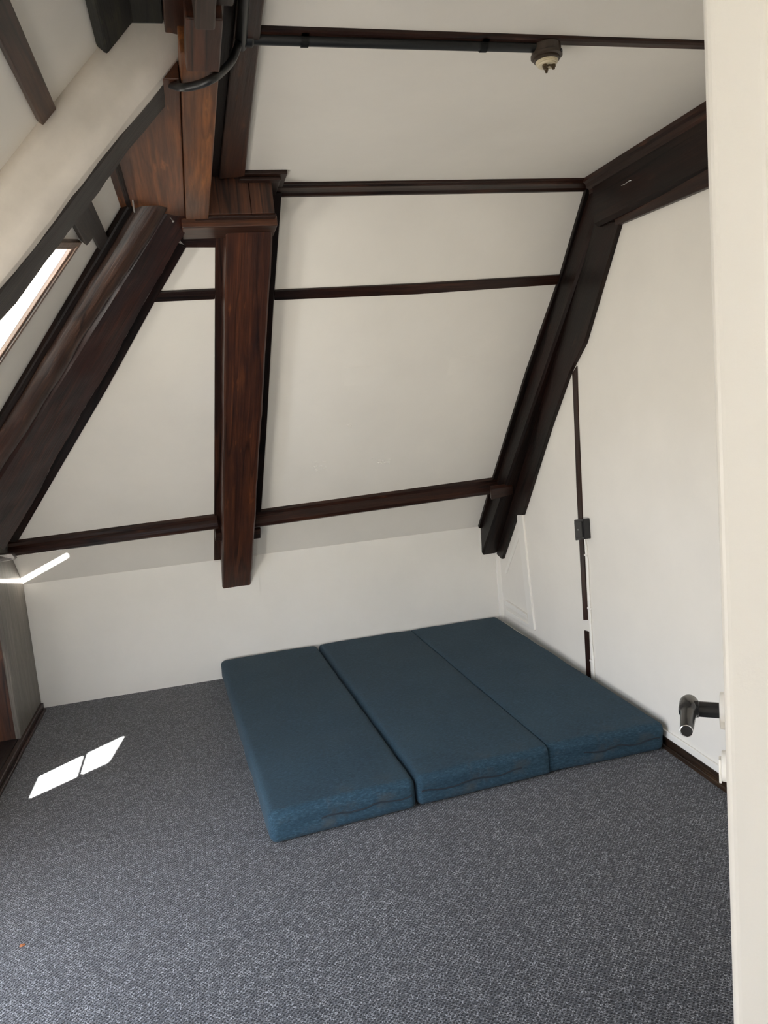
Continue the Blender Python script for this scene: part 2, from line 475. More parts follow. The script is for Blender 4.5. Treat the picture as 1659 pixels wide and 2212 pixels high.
bx((-.66, -2.1, 1.25), (-.19, -2.0, 1.95)); bx((.19, -2.1, 1.25), (1.5, -2.0, 1.95))
structure(link('wall_landing', bm, WHITE))
structure(box('ceiling_landing', (-.66, -2.1, 2.5), (1.5, .30, 2.6), WHITE))
w4 = structure(empty('window_4', (0, -2.05, 1.25)))
for x in (-.185, 0, .185): box('mullion', (x - .01, -2.07, 1.25), (x + .01, -2.03, 1.95), WHITE_TRIM, w4)

# ------------------------------------------------------------------ roof window on the left slope
w1 = structure(empty('window_1', lsx(-.56, 2.78)), 'small bright roof window in the left slope')
u_ls = V((math.cos(A47), 0, math.sin(A47)))
def lsu(x, y, o): return lsx(x, y) + N_LS * o
def fr(x0, x1, y0, y1, o0, o1): prism_bm([lsu(x0, y0, o0), lsu(x1, y0, o0), lsu(x1, y1, o0), lsu(x0, y1, o0)], N_LS * (o1 - o0), .003, bm)
QS = [lsx(*q_) for q_ in (Q1, Q2, Q3, Q4)]
qc = sum(QS, V()) / 4
bm = bmesh.new()
for a, b in zip(QS, QS[1:] + QS[:1]):
    d = (b - a).normalized(); n_ = d.cross(N_LS)
    if n_.dot((a + b) / 2 - qc) < 0: n_ = -n_
    for w0_, w1_, o_ in ((-.002, .016, .010), (.014, .032, .017)):
        prism_bm([a + n_ * w0_ - d * w1_ - N_LS * .003, b + n_ * w0_ + d * w1_ - N_LS * .003, b + n_ * w1_ + d * w1_ - N_LS * .003, a + n_ * w1_ - d * w1_ - N_LS * .003], N_LS * (o_ + .003), .002, bm)
link('frame', bm, W_FRAME, w1, frame(QS[2] - QS[1], N_LS, QS[1]))
bm = bmesh.new()
fr(-.302, -.254, 2.25, 2.87, -.002, .026)
link('head_board', bm, W_UNDER, w1, frame(V((0, 1, 0)), N_LS, lsx(-.28, 2.3)))
bm = bmesh.new()
prism_bm([p_ - N_LS * .006 for p_ in QS], -N_LS * .004, 0, bm)
link('pane', bm, GLASS, w1, frame(u_ls, N_LS, QS[0]))
# outside above the pane: the glazing bar, and an added board trimming the sun patch
OUT = V((.012, -.079, .131))
S2 = lsx(-.759, 2.740)
ba, bb = S2.lerp(QS[2], .5), QS[0].lerp(QS[3], .6)
bd = (ba - bb).normalized(); bn = bd.cross(N_LS)
bm = bmesh.new()
prism_bm([p_ + OUT for p_ in (ba + bd * .03 + bn * .015, ba + bd * .03 - bn * .015, bb - bd * .03 - bn * .015, bb - bd * .03 + bn * .015)], -N_LS * .010, 0, bm)
link('glazing_bar', bm, W_TRIM, w1, frame(bd, N_LS, bb))
bm = bmesh.new()
prism_bm([p_ + OUT for p_ in (QS[2], S2, S2 + (S2 - QS[2]) * .15, lsx(-.84, 3.12))], -N_LS * .012, 0, bm)
link('sun_mask_board', bm, W_POST, w1, frame(S2 - QS[2], N_LS, S2))
w2 = structure(empty('window_2', lsx(DX0, DY0)))
bm = bmesh.new()
fr(DX0, DX1, DY0, DY0 + .04, -.05, .02); fr(DX0, DX1, DY1 - .04, DY1, -.05, .02); fr(DX0, DX0 + .04, DY0, DY1, -.05, .02); fr(DX1 - .04, DX1, DY0, DY1, -.05, .02)
link('frame', bm, W_TRIM, w2)

TR = [3]
def trim_name():
    TR[0] += 1
    return 'trim_%d' % TR[0]
def trim(pts, th, mat, grain=None, bev=.003, label=None):
    return structure(prism(trim_name(), pts, th, mat, None, grain, bev), label)

# ------------------------------------------------------------------ mouldings on the left slope
UNDER = .022
def ls_strip(pts, th=UNDER, mat=W_TRIM, label=None, grain=None): return trim([ls(*p) for p in pts], N_LS * th, mat, grain, .003, label)
yv = V((0, 1, 0))
def ls_batten(x, y0, y1, w, th=.024, mat=W_TRIM, label=None):
    return trim([lsx(x - w / 2, y0), lsx(x - w / 2, y1), lsx(x + w / 2, y1), lsx(x + w / 2, y0)], N_LS * th, mat, yv, .003, label)
ls_batten(-.256, 2.12, 3.34, .034, .020, W_UNDER, 'brown batten beside the roof window')
ls_batten(-.246, .42, 1.93, .034, .018, W_LOG, 'brown batten above the white plastered beam')
trim([lsx(-.155, 2.0), lsx(-.155, 3.28), lsx(-.10, 3.28), lsx(-.10, 2.0)], N_LS * .03, W_BLACK, yv, .004, 'black moulding where the slope meets the purlin')
trim([lsx(-.115, .42), lsx(-.115, 1.93), lsx(-.03, 1.93), lsx(-.03, .42)], N_LS * .030, MOSS, yv, .006, 'mossy black timber edge at the top')

# ------------------------------------------------------------------ mouldings on the back slope
def bs_strip(pts, th=.020, mat=W_TRIM, label=None, grain=None, bev=.003):
    return trim([bs(*p) for p in pts], N_BS * th, mat, grain, bev, label)
bs_strip([(462, 1208), (464, 530), (464, 506), (500, 506), (492, 1204)], .012, W_TRIM, 'moulding left of the middle rafter')
bs_strip([(563, 1102), (576, 900), (590, 645), (607, 412), (580, 412), (560, 645), (546, 900), (536, 1104)], .022, W_BLACK, 'black moulding right of the middle rafter')
bs_strip([(402, 532), (466, 532), (500, 508), (380, 508)], .012, W_TRIM, 'moulding over the small upper panel')
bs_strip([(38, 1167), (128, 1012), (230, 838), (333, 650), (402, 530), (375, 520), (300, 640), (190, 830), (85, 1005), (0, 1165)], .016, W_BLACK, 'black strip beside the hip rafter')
bs_strip([(330, 650), (463, 644), (466, 622), (341, 628)], .013, W_TRIM, 'short batten left of the middle rafter')
bs_strip([(592, 646), (900, 633), (1205, 612), (1211, 592), (900, 611), (592, 625)], .013, W_TRIM, 'long batten across the back slope')
bs_strip([(1032, 1136), (1062, 1033), (1135, 800), (1201, 612), (1209, 588), (1262, 406), (1300, 406), (1246, 588), (1237, 612), (1175, 800), (1100, 1033), (1068, 1136)], .022, W_BLACK, 'black moulding left of the right rafter')

# cornice where the back slope meets the ceiling
def extrude_x(name, prof, x0, x1, mat, parent=None):
    bm = bmesh.new()
    a = [bm.verts.new((x0, y, z)) for y, z in prof]; b = [bm.verts.new((x1, y, z)) for y, z in prof]
    n = len(prof)
    for i in range(n): bm.faces.new((a[i], a[(i + 1) % n], b[(i + 1) % n], b[i]))
    bm.faces.new(a[::-1]); bm.faces.new(b)
    return link(name, bm, mat, parent, frame((1, 0, 0), UP, (x0, prof[0][0], prof[0][1])))
cy = 4.85 - (ZC - .775) / math.tan(A49)
q = lambda z: 4.85 - (z - .775) / math.tan(A49)
structure(extrude_x(trim_name(), [(cy - .066, ZC + .005), (cy - .066, ZC - .008), (cy - .050, ZC - .012), (cy - .046, ZC - .018), (q(2.545) - .020, 2.546),
                                  (q(2.538) - .012, 2.538), (q(2.538) + .01, 2.536), (cy + .02, ZC + .01)], .40, 1.875, W_TRIM), 'dark cornice between back slope and ceiling')

# ledge rails along the foot of the back slope
def rail(x0, x1, skew, label, k=1.0):
    r0 = []
    u = up_bs; v = N_BS
    prof = [(.000, -.002), (.000, .024), (-.018, .030), (-.022, .052), (-.030, .070), (-.046, .076), (-.060, .068), (-.062, .040), (-.060, -.002)]
    prof = [(a * (k if a < -.02 else 1), b * (k if b > .03 else 1)) for a, b in prof]
    bm = bmesh.new()
    za, zb = skew
    a = [bm.verts.new(bsz(za, 0, x0) + u * p + v * w) for p, w in prof]
    b = [bm.verts.new(bsz(zb, 0, x1) + u * p + v * w) for p, w in prof]
    n = len(prof)
    for i in range(n): bm.faces.new((a[i], a[(i + 1) % n], b[(i + 1) % n], b[i]))
    bm.faces.new(a[::-1]); bm.faces.new(b)
    o = link('rail', bm, W_TRIM, None, frame((1, 0, 0), UP, bsz(za, 0, x0)))
    o.name = trim_name()
    return structure(o, label)
rail(-1.08, .075, (1.076, 1.100), 'dark ledge rail left of the middle rafter')
rail(.255, 1.86, (1.094, 1.136), 'dark ledge rail right of the middle rafter', 1.16)

# pale plates let into the low wall round the feet of the rafters
def kw_plate(name, pts, th=.007): return prism(name, [kw(*p) for p in pts], N_KW * th, WHITE, wall_back, V((1, 0, 0)))
kw_plate('patch_plate', [(461, 1213), (556, 1199), (562, 1284), (470, 1299)])
kw_plate('patch_plate', [(1035, 1138), (1080, 1131), (1084, 1201), (1039, 1209)])

# ------------------------------------------------------------------ big timbers
# middle rafter
mid = empty('middle_beam', bsz(.70, .10, .15), 'thick red-brown rafter standing on the low wall in mid slope', 'beam', 'old roof timbers')
f0 = [bs(478, 1258, .13), bs(544, 1271, .13)]
f1 = [bs(487, 480, .13), bs(591, 480, .13)]
zl = f0[0].z; 
f0 = [V((f0[0].x, YK + .03, .625)), V((f0[1].x + .004, YK + .03, .600))]
# keep both feet on the sloping face .13 m in front of the slope
def face_pt(x, z, off):
    y = 4.85 - (z - .775) / math.tan(A49)
    p = V((x, y, z)) + N_BS * off
    return p
def line_pt(a, b, z):
    t = (z - a.z) / (b.z - a.z); return a.lerp(b, t)
L_a, L_b = bs(480, 1250, .13), bs(488, 480, .13)
R_a, R_b = bs(543, 1262, .13), bs(591, 480, .13)
lo = .555
l0, r0 = line_pt(L_a, L_b, lo), line_pt(R_a, R_b, lo)
ring0 = [l0, r0, r0 - N_BS * .16, l0 - N_BS * .16]
ring1 = [L_b, R_b, R_b - N_BS * .16, L_b - N_BS * .16]
loft('rafter_shaft', ring0, ring1, W_MID, mid, 60, .005, .008, 6, 4.0, seed=3)
c0 = (l0 + r0) / 2
# small corbel blocks under the rail on both flanks
for (u0, v0, u1, v1, nm) in ((464, 1142, 482, 1158, 'bearing_block'), (546, 1133, 561, 1153, 'bearing_block')):
    prism(nm, [bs(u0, v1, .02), bs(u1, v1 - 2, .02), bs(u1, v0 - 2, .02), bs(u0, v0, .02)], N_BS * .045, W_TRIM, mid, V((1, 0, 0)), .003)

# hip rafter with the round log beside it
hq = V((-.558, 3.785, 2.0)); hd = V((.570, -.539, .620)).normalized()
nh = (N_LS + N_BS).normalized(); lat = nh.cross(hd).normalized()
def hp(s, l, d): return hq + hd * s + lat * l + nh * d
hip = empty('hip_beam', hp(-1.2, 0, .1), 'leaning dark red hip rafter with a rounded log against it, at left', 'beam', 'old roof timbers')
loft('hip_rafter', [hp(-1.75, -.235, .10), hp(-1.75, -.225, .20), hp(-1.75, .150, .20), hp(-1.75, .145, .06)],
     [hp(1.02, -.060, .02), hp(1.02, -.046, .20), hp(1.02, .112, .20), hp(1.02, .105, .06)], W_HIP, hip, 70, .009, .016, 7, 4.0, seed=11)
# log: rounded section
def log_ring(s, l0, l1, d):
    c = (l0 + l1) / 2; r = (l1 - l0) / 2
    return [hp(s, c + r * 1.02 * math.cos(t), d - .05 + .075 * math.sin(t)) for t in [math.pi * 2 * k / 10 for k in range(10)]]
loft('log', log_ring(-1.75, .150, .330, .215), log_ring(1.00, .112, .240, .215), W_LOG, hip, 70, .010, .004, 2, 4.0, seed=21)
# black packing strip between log and left slope
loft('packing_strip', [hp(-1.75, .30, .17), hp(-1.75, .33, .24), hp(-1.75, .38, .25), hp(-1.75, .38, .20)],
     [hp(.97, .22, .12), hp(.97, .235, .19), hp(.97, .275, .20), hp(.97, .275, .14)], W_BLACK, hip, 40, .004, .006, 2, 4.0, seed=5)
b0 = bs(2, 1203, .06)
prism('bearing_block', [atx(0, 1212, -1.06), atx(38, 1205, -1.03), atx(30, 1192, -1.03), atx(0, 1195, -1.06)], (0, -.06, 0), W_TRIM, hip, V((1, 0, 0)), .003)

# right rafter against the wall
rb = empty('right_beam', rwp(4.3) + UP * .9, 'blackened rafter running down the right wall to the low wall', 'beam', 'old roof timbers')
def rs(y_off, z, x):  # point on the plane parallel to the slope
    return face_pt(x, z, y_off)
xs0, xs1 = 1.868, 1.812     # room side of the rafter at the foot and at the top
ra = [bs(1050, 1190, .13), bs(1268, 440, .13)]
# nose edge nearest the room, traced along the dividing line of the two faces
nose_lo, nose_hi = bs(1046, 1185, .135), bs(1290, 470, .150)
t_lo = line_pt(nose_lo, nose_hi, .545); t_hi = line_pt(nose_lo, nose_hi, 2.46)
wl = lambda p: V((rwp(p.y).x + .01, p.y, p.z))
loft('rafter_shaft', [t_lo, wl(t_lo), wl(t_lo) - N_BS * .17, t_lo - N_BS * .17], [t_hi, wl(t_hi), wl(t_hi) - N_BS * .17, t_hi - N_BS * .17], W_BLACK, rb, 50, .004, .012, 5, 4.0, seed=31)
prism('bearing_block', [bs(1058, 1050, .12), bs(1104, 1043, .12), bs(1105, 1060, .12), bs(1058, 1073, .12)], N_BS * .030, W_TRIM, rb, V((1, 0, 0)), .003)
prism('wall_board', [rw(1090, 1207), rw(1122, 1112), rw(1135, 1112), rw(1196, 920), rw(1238, 803), rw(1270, 741), rw(1300, 640), rw(1348, 478), rw(1275, 478), rw(1190, 700), rw(1095, 1000), rw(1078, 1112), rw(1072, 1190)],
      N_RW * .022, W_BLACK, rb, rw(1348, 478) - rw(1122, 1112), .003)

# collar beam along the right wall under the ceiling
cb = empty('collar_beam', V((1.84, 2.4, 2.4)), 'dark moulded beam under the ceiling along the right wall', 'beam', 'old roof timbers')
def beam_y(name, prof, y0, y1, mat, parent, dx0=0.0, dx1=0.0):
    prof = [(px_ + .022, pz_) for px_, pz_ in prof]
    """prof: list of (x, z); extruded along y"""
    bm = bmesh.new()
    a = [bm.verts.new((x + dx0, y0, z)) for x, z in prof]; b = [bm.verts.new((x + dx1, y1, z)) for x, z in prof]
    n = len(prof)
    for i in range(n): bm.faces.new((a[i], a[(i + 1) % n], b[(i + 1) % n], b[i]))
    bm.faces.new(a); bm.faces.new(b[::-1])
    return link(name, bm, mat, parent, frame((0, 1, 0), UP, (prof[0][0] + dx0, y0, prof[0][1])))
beam_y('beam_shaft', [(1.832, 2.365), (1.832, 2.53), (1.91, 2.53), (1.91, 2.350), (1.850, 2.350)], .43, 3.20, W_BLACK, cb, .03, 0)
beam_y('cornice_moulding', [(1.806, ZC - .001), (1.806, 2.553), (1.818, 2.545), (1.822, 2.530), (1.834, 2.520), (1.834, 2.500), (1.90, 2.500), (1.90, ZC - .001)], .43, 3.235, W_TRIM, cb, .03, 0)
prism('wall_board', [rw(1335, 455), rw(1340, 487), rw(1353, 482), rw(1700, 338), rw(1700, 290)], N_RW * .024, W_TRIM, cb, rw(1700, 338) - rw(1353, 482), .003)

# boxed purlin along the left of the ceiling
pu = empty('purlin_beam', (0, 2.0, 2.42), 'boxed orange-brown purlin running overhead from the doorway', 'beam', 'old roof timbers')
box('bottom_board', (-.165, 1.965, 2.428), (.064, 3.16, 2.470), W_ORANGE, pu, (0, 1, 0), .003)
box('edge_board', (.066, 1.80, 2.412), (.152, 3.145, 2.470), W_ORANGE2, pu, (0, 1, 0), .003)
box('side_board', (.118, .43, 2.455), (.160, 3.15, ZC), W_GREY, pu, (0, 1, 0), .002)
ca, cb_ = atz(421, 100, 2.355), atz(463, 100, 2.355)
box('casing', (ca.x, .43, 2.355), (cb_.x, cb_.y - .06, 2.44), W_GREY, pu, (0, 1, 0), .004)
box('casing_side', (cb_.x - .012, .43, 2.40), (.168, cb_.y - .06, ZC), W_GREY, pu, (0, 1, 0), .003)
box('packing_block', (.075, cb_.y - .06, 2.375), (.146, 1.80, 2.415), W_FASCIA, pu, (0, 1, 0), .003)
box('upper_board', (-.10, .43, 2.535), (.040, 1.945, 2.568), MOSS, pu, (0, 1, 0), .003)
box('upper_board', (.042, .43, 2.515), (.160, 1.95, 2.568), W_FASCIA, pu, (0, 1, 0), .003)
tag(box('nail', (-.118, 2.93, 2.395), (-.113, 2.97, 2.432), NAIL, pu), 'bent pale nail')

# short purlin block at the head of the middle rafter
pb = empty('purlin_block', (.2, 3.15, 2.42), 'boarded red-brown purlin end over the middle rafter head', 'beam', 'old roof timbers')
box('front_board', (.150, 3.125, 2.424), (.318, 3.16, ZC - .002), W_FASCIA, pb, (0, 0, 1), .002)
box('front_board', (.320, 3.125, 2.424), (.410, 3.16, ZC - .002), W_FASCIA, pb, (0, 0, 1), .002)
box('core', (.150, 3.155, 2.428), (.404, 3.27, ZC - .002), W_FASCIA, pb, (1, 0, 0))
box('lower_moulding', (.048, 3.175, 2.388), (.424, 3.36, 2.428), W_FASCIA, pb, (1, 0, 0), .004)
box('lower_bead', (.100, 3.140, 2.414), (.418, 3.18, 2.427), W_TRIM, pb, (1, 0, 0), .004)
prism('cap_moulding', [(.262, 3.068, ZC), (.468, 3.068, ZC), (.468, 3.30, ZC), (.400, 3.30, ZC), (.400, 3.126, ZC), (.262, 3.126, ZC)], (0, 0, -.016), W_TRIM, pb, (1, 0, 0), .003)
prism('cap_moulding', [(.28, 3.09, ZC - .016), (.444, 3.09, ZC - .016), (.444, 3.30, ZC - .016), (.400, 3.30, ZC - .016), (.400, 3.126, ZC - .016), (.28, 3.126, ZC - .016)], (0, 0, -.016), W_TRIM, pb, (1, 0, 0), .004)
# moulding board on the ceiling beside the purlin
trim([(.205, .43, ZC), (.205, 3.10, ZC), (.302, 3.07, ZC), (.268, 1.9, ZC), (.245, .43, ZC)], (0, 0, -.024), W_FASCIA, (0, 1, 0), .004, 'brown moulding on the ceiling beside the purlin')
trim([(.158, .43, ZC), (.158, 3.12, ZC), (.21, 3.12, ZC), (.21, .43, ZC)], (0, 0, -.008), W_BLACK, (0, 1, 0), .001)

# white plastered rafter on the left slope
wb = empty('plastered_beam', lsx(-.3, 2.0, .1), 'big rafter plastered white on its side with a dark wooden underside', 'beam', 'old roof timbers')
YB0, YB1 = 1.93, 2.125
def wbp(x, y, o): return lsx(x, y) + N_LS * o
r0_, r1_ = -1.25, .075
def wring(x, o0, o1, y0, y1): return [wbp(x, y0, o0), wbp(x, y0, o1), wbp(x, y1, o1), wbp(x, y1, o0)]
loft('plaster_face', wring(r0_, -.01, .146, YB0, YB0 + .085), wring(.046, -.01, .138, YB0, YB0 + .085), BEAM_PLASTER, wb, 50, .007, .042, 6, 3.0, seed=41)
loft('timber', wring(r0_, .00, .150, YB0 + .052, YB1 + .03), wring(.06, .0, .138, YB0 + .052, YB1), W_UNDER, wb, 60, .008, .010, 6, 5.0, seed=51)
loft('broken_plaster_edge', wring(.042, .02, .136, YB0 + .004, YB0 + .07), wring(.062, .02, .128, YB0 + .006, YB0 + .07), W_LOG, wb, 6, .008, .01, 6, 30.0, seed=61)

# ------------------------------------------------------------------ ceiling batten, pipe, lamp holder, cable
structure(extrude_x(trim_name(), [(1.994, ZC), (1.994, ZC - .008), (2.000, ZC - .012), (2.022, ZC - .012), (2.030, ZC - .007), (2.030, ZC)], .26, 1.95, W_TRIM), 'dark batten across the ceiling')
pipe = empty('conduit_pipe', (.25, 2.027, ZC - .0155), 'black conduit pipe fixed along the ceiling batten', 'pipe')
tube('pipe', [(.235, 2.027, ZC - .0155), (.62, 2.028, ZC - .0155), (1.02, 2.027, ZC - .0155)], .0148, PIPE, pipe, 16)
for x in (.385, .87):
    bm = bmesh.new()
    pts = [V((x, 2.027 + .0175 * math.cos(t), ZC - .0155 - .0175 * math.sin(t))) for t in [math.pi * k / 10 for k in range(11)]]
    pts = [V((x, 2.072, ZC - .003)), V((x, 2.056, ZC - .004))] + pts + [V((x, 2.012, ZC - .014)), V((x, 1.998, ZC - .014))]
    rows = [[bm.verts.new(p + V((s, 0, 0))) for p in pts] for s in (-.009, .009)]
    for i in range(len(pts) - 1): bm.faces.new((rows[0][i], rows[0][i + 1], rows[1][i + 1], rows[1][i]))
    bmesh.ops.solidify(bm, geom=bm.faces[:], thickness=.002)
    link('pipe_clip', bm, PIPE, pipe)
lathe('elbow_sleeve', [(.019, 0), (.020, .004), (.020, .03), (.017, .034)], (.222, 2.027, ZC - .0155), (1, 0, 0), PIPE, pipe, 20)

lc = V((1.056, 2.030, ZC - .010))
lamp = empty('ceiling_lamp_holder', lc, 'bare round brown lamp holder without a bulb on the ceiling batten', 'lamp holder')
dn = V((0, 0, -1))
def LL(n, prof, o, *a): return lathe(n, [(r * .86, h * .85) for r, h in prof], lc + (V(o) - lc) * .85, *a)
LL('base', [(.044, 0), (.0465, .003), (.0465, .026), (.050, .028), (.050, .036), (.046, .039), (.040, .040)], lc, dn, BAKELITE, lamp)
LL('collar', [(.040, .038), (.0405, .040), (.0405, .047), (.037, .049), (.036, .049)], lc, dn, BAKELITE, lamp)
LL('ceramic_ring', [(.035, .047), (.036, .048), (.036, .050), (.034, .051), (.0345, .053), (.0325, .0545), (.033, .057), (.0305, .058), (.029, .062), (.026, .063)], lc, dn, CERAMIC, lamp)
for (dx, dy, ss) in ((-.013, -.010, 1.0), (.016, -.012, .95), (.004, .014, .8)):
    LL('terminal', [(.0075 * ss, .060), (.008 * ss, .070), (.0055 * ss, .071), (.005 * ss, .077), (.0025, .078)], lc + V((dx, dy, 0)), dn, BRASS, lamp, 12)
tube('terminal_wire', smooth_path([lc + V((-.011, -.0085, -.061)), lc + V((0, -.0135, -.057)), lc + V((.0135, -.010, -.060))], 6), .0026, BRASS, lamp, 8)
LL('side_screw', [(.006, 0), (.006, .004), (.003, .005)], lc + V((.032, -.036, -.031)), V((.68, -.73, 0)), BLACK, lamp, 12)

path = smooth_path([(.218, 2.02, ZC - .030), (.209, 1.985, ZC - .060), atz(500, 132, 2.475), atz(478, 156, 2.425), atz(455, 172, 2.392), atz(425, 184, 2.388), atz(395, 189, 2.393), aty(372, 184, 2.0), aty(350, 178, 2.12)], 8)
tag(tube('black_cable', path, .0095, PIPE, None, 12), 'black sleeved cable looping under the boxed purlin', 'cable')
path = smooth_path([(.228, 2.05, ZC - .024), (.222, 1.9, ZC - .026), (.212, 1.5, ZC - .028), (.205, .9, ZC - .03), (.20, .43, ZC - .03)], 6)
tag(tube('ceiling_cable', path, .013, PIPE, None, 12), 'black cable running overhead beside the purlin moulding', 'cable')

# loose nails
def nail(p, d, label):
    d = V(d).normalized()
    e = empty('nail', p, label, 'nail')
    lathe('shank', [(.0016, -.004), (.0016, .018)], V(p), d, NAIL, e, 8)
    lathe('head', [(.004, .018), (.0045, .0195), (.003, .021)], V(p), d, NAIL, e, 12)
nail(hp(.93, .075, .205), nh, 'white-headed nail at the top of the hip rafter')
p = on(1352, 398, V((1.838, 0, 0)), V((1, 0, 0)))
tag(tube('staple', [p + V((-.002, .03, .004)), p + V((-.006, 0, 0)), p + V((-.006, -.035, .003)), p + V((0, -.04, .003))], .0015, NAIL, None, 6), 'small bright staple in the beam along the right wall', 'staple')

# ------------------------------------------------------------------ right wall
def rw_strip(pts, th, mat, grain=None, bev=.001): return [rw(*p) for p in pts]
def rwt(pts, th, mat, label, bev=.001): return trim([rw(*p) for p in pts], N_RW * th, mat, UP, bev, label)
rwt([(1238, 806), (1248, 790), (1251, 900), (1256, 1020), (1260, 1118), (1267, 1260), (1271, 1339), (1262, 1339), (1256, 1230), (1247, 1050), (1243, 930)], .006, W_TRIM, 'thin dark strip up the right wall')
rwt([(1264, 1361), (1273, 1364), (1277, 1470), (1269, 1470)], .006, W_TRIM, 'short dark strip near the skirting')
cable = empty('wall_cable', rw(1270, 1300), 'white painted cable down the right wall under the black box', 'cable')
pp = [rw(1264, 1163, .006), rw(1269, 1210, .006), rw(1271, 1262, .006), rw(1275, 1330, .006), rw(1278, 1390, .006), rw(1282, 1430, .006), rw(1283, 1465, .006)]
tube('cable', pp, .0065, WHITE_TRIM, cable, 10)
for (u, v) in ((1269, 1199), (1276, 1314), (1281, 1427)):
    c = rw(u, v)
    prism('cable_clip', [c - RW_D * .013 - UP * .006, c + RW_D * .013 - UP * .006, c + RW_D * .013 + UP * .006, c - RW_D * .013 + UP * .006], N_RW * .015, WHITE_TRIM, cable, UP, .003)
bxp = [rw(1253, 1121), rw(1274, 1119), rw(1277, 1163), rw(1256, 1166)]
sb = empty('junction_box', rw(1264, 1142), 'small black painted box on the right wall strip', 'junction box')
prism('body', bxp, N_RW * .036, BLACK, sb, UP, .004)
cc = (bxp[0] + bxp[1] + bxp[2] + bxp[3]) / 4 + N_RW * .036
prism('cover', [cc + (p - (bxp[0] + bxp[1] + bxp[2] + bxp[3]) / 4) * .78 for p in bxp], N_RW * .006, BLACK, sb, UP, .003)
lathe('cover_screw', [(.004, 0), (.004, .002), (.002, .003)], cc + N_RW * .006, N_RW, NAIL, sb, 10)
# framed panel low in the corner
lp = [(1120, 1112), (1132, 1112), (1146, 1250), (1158, 1360), (1146, 1350), (1136, 1260)]
rwt(lp, .014, WHITE_TRIM, 'white upright of the small framed panel in the corner', .002)
rwt([(1096, 1296), (1141, 1326), (1143, 1336), (1096, 1306)], .016, WHITE_TRIM, 'white sill of the small framed panel', .002)
rwt([(1096, 1316), (1152, 1353), (1158, 1362), (1096, 1326)], .010, WHITE_TRIM, 'white lower strip of the framed panel', .002)
rwt([(1091, 1236), (1126, 1133), (1131, 1137), (1095, 1240)], .005, WHITE_TRIM, 'sloping white strip of the framed panel', .001)
structure(box(trim_name(), (1.925, YK - .012, 0), (1.962, YK + .01, .60), WHITE_TRIM, grain=UP, bev=.002), 'white corner strip between low wall and right wall')
# skirting on the right wall
y0, y1 = .45, 4.83
def skirt(name, z0, z1, t, mat, bev, label):
    a, b = rwp(y0), rwp(y1)
    return structure(prism(name, [a + UP * z0, b + UP * z0, b + UP * z1, a + UP * z1], N_RW * t, mat, None, RW_D, bev), label)
skirt('baseboard_right', -.01, .050, .013, W_BASE, .004, 'dark varnished skirting along the right wall')
skirt(trim_name(), -.01, .018, .024, W_BASE, .006, 'dark quarter round at the foot of the skirting')
skirt(trim_name(), .050, .082, .010, WHITE_TRIM, .003, 'white painted strip above the dark skirting')

# faint old tape squares under the paint of the back slope
for pts in ([(745, 794), (800, 790), (798, 830), (742, 834)], [(973, 772), (1021, 768), (1014, 806), (965, 810)]):
    prism('painted_over_patch', [bs(*p) for p in pts], N_BS * .0012, WHITE, slope_back, V((1, 0, 0)))
def blob(u, v, du, dv, n, seed):
    rnd = random.Random(seed)
    bm = bmesh.new()
    for _ in range(n):
        c = bs(u + rnd.uniform(-du, du), v + rnd.uniform(-dv, dv))
        r = rnd.uniform(.003, .007)
        m = frame((1, 0, 0), N_BS, c) @ Matrix.Diagonal((r * rnd.uniform(1, 2.2), r, .0022, 1))
        bmesh.ops.create_uvsphere(bm, u_segments=10, v_segments=6, radius=1, matrix=m)
    link('paint_flaw', bm, WHITE, slope_back, frame((1, 0, 0), N_BS, bs(u, v)), True)
blob(693, 1008, 14, 10, 14, 1); blob(822, 996, 20, 5, 12, 2); blob(755, 920, 4, 4, 5, 3)

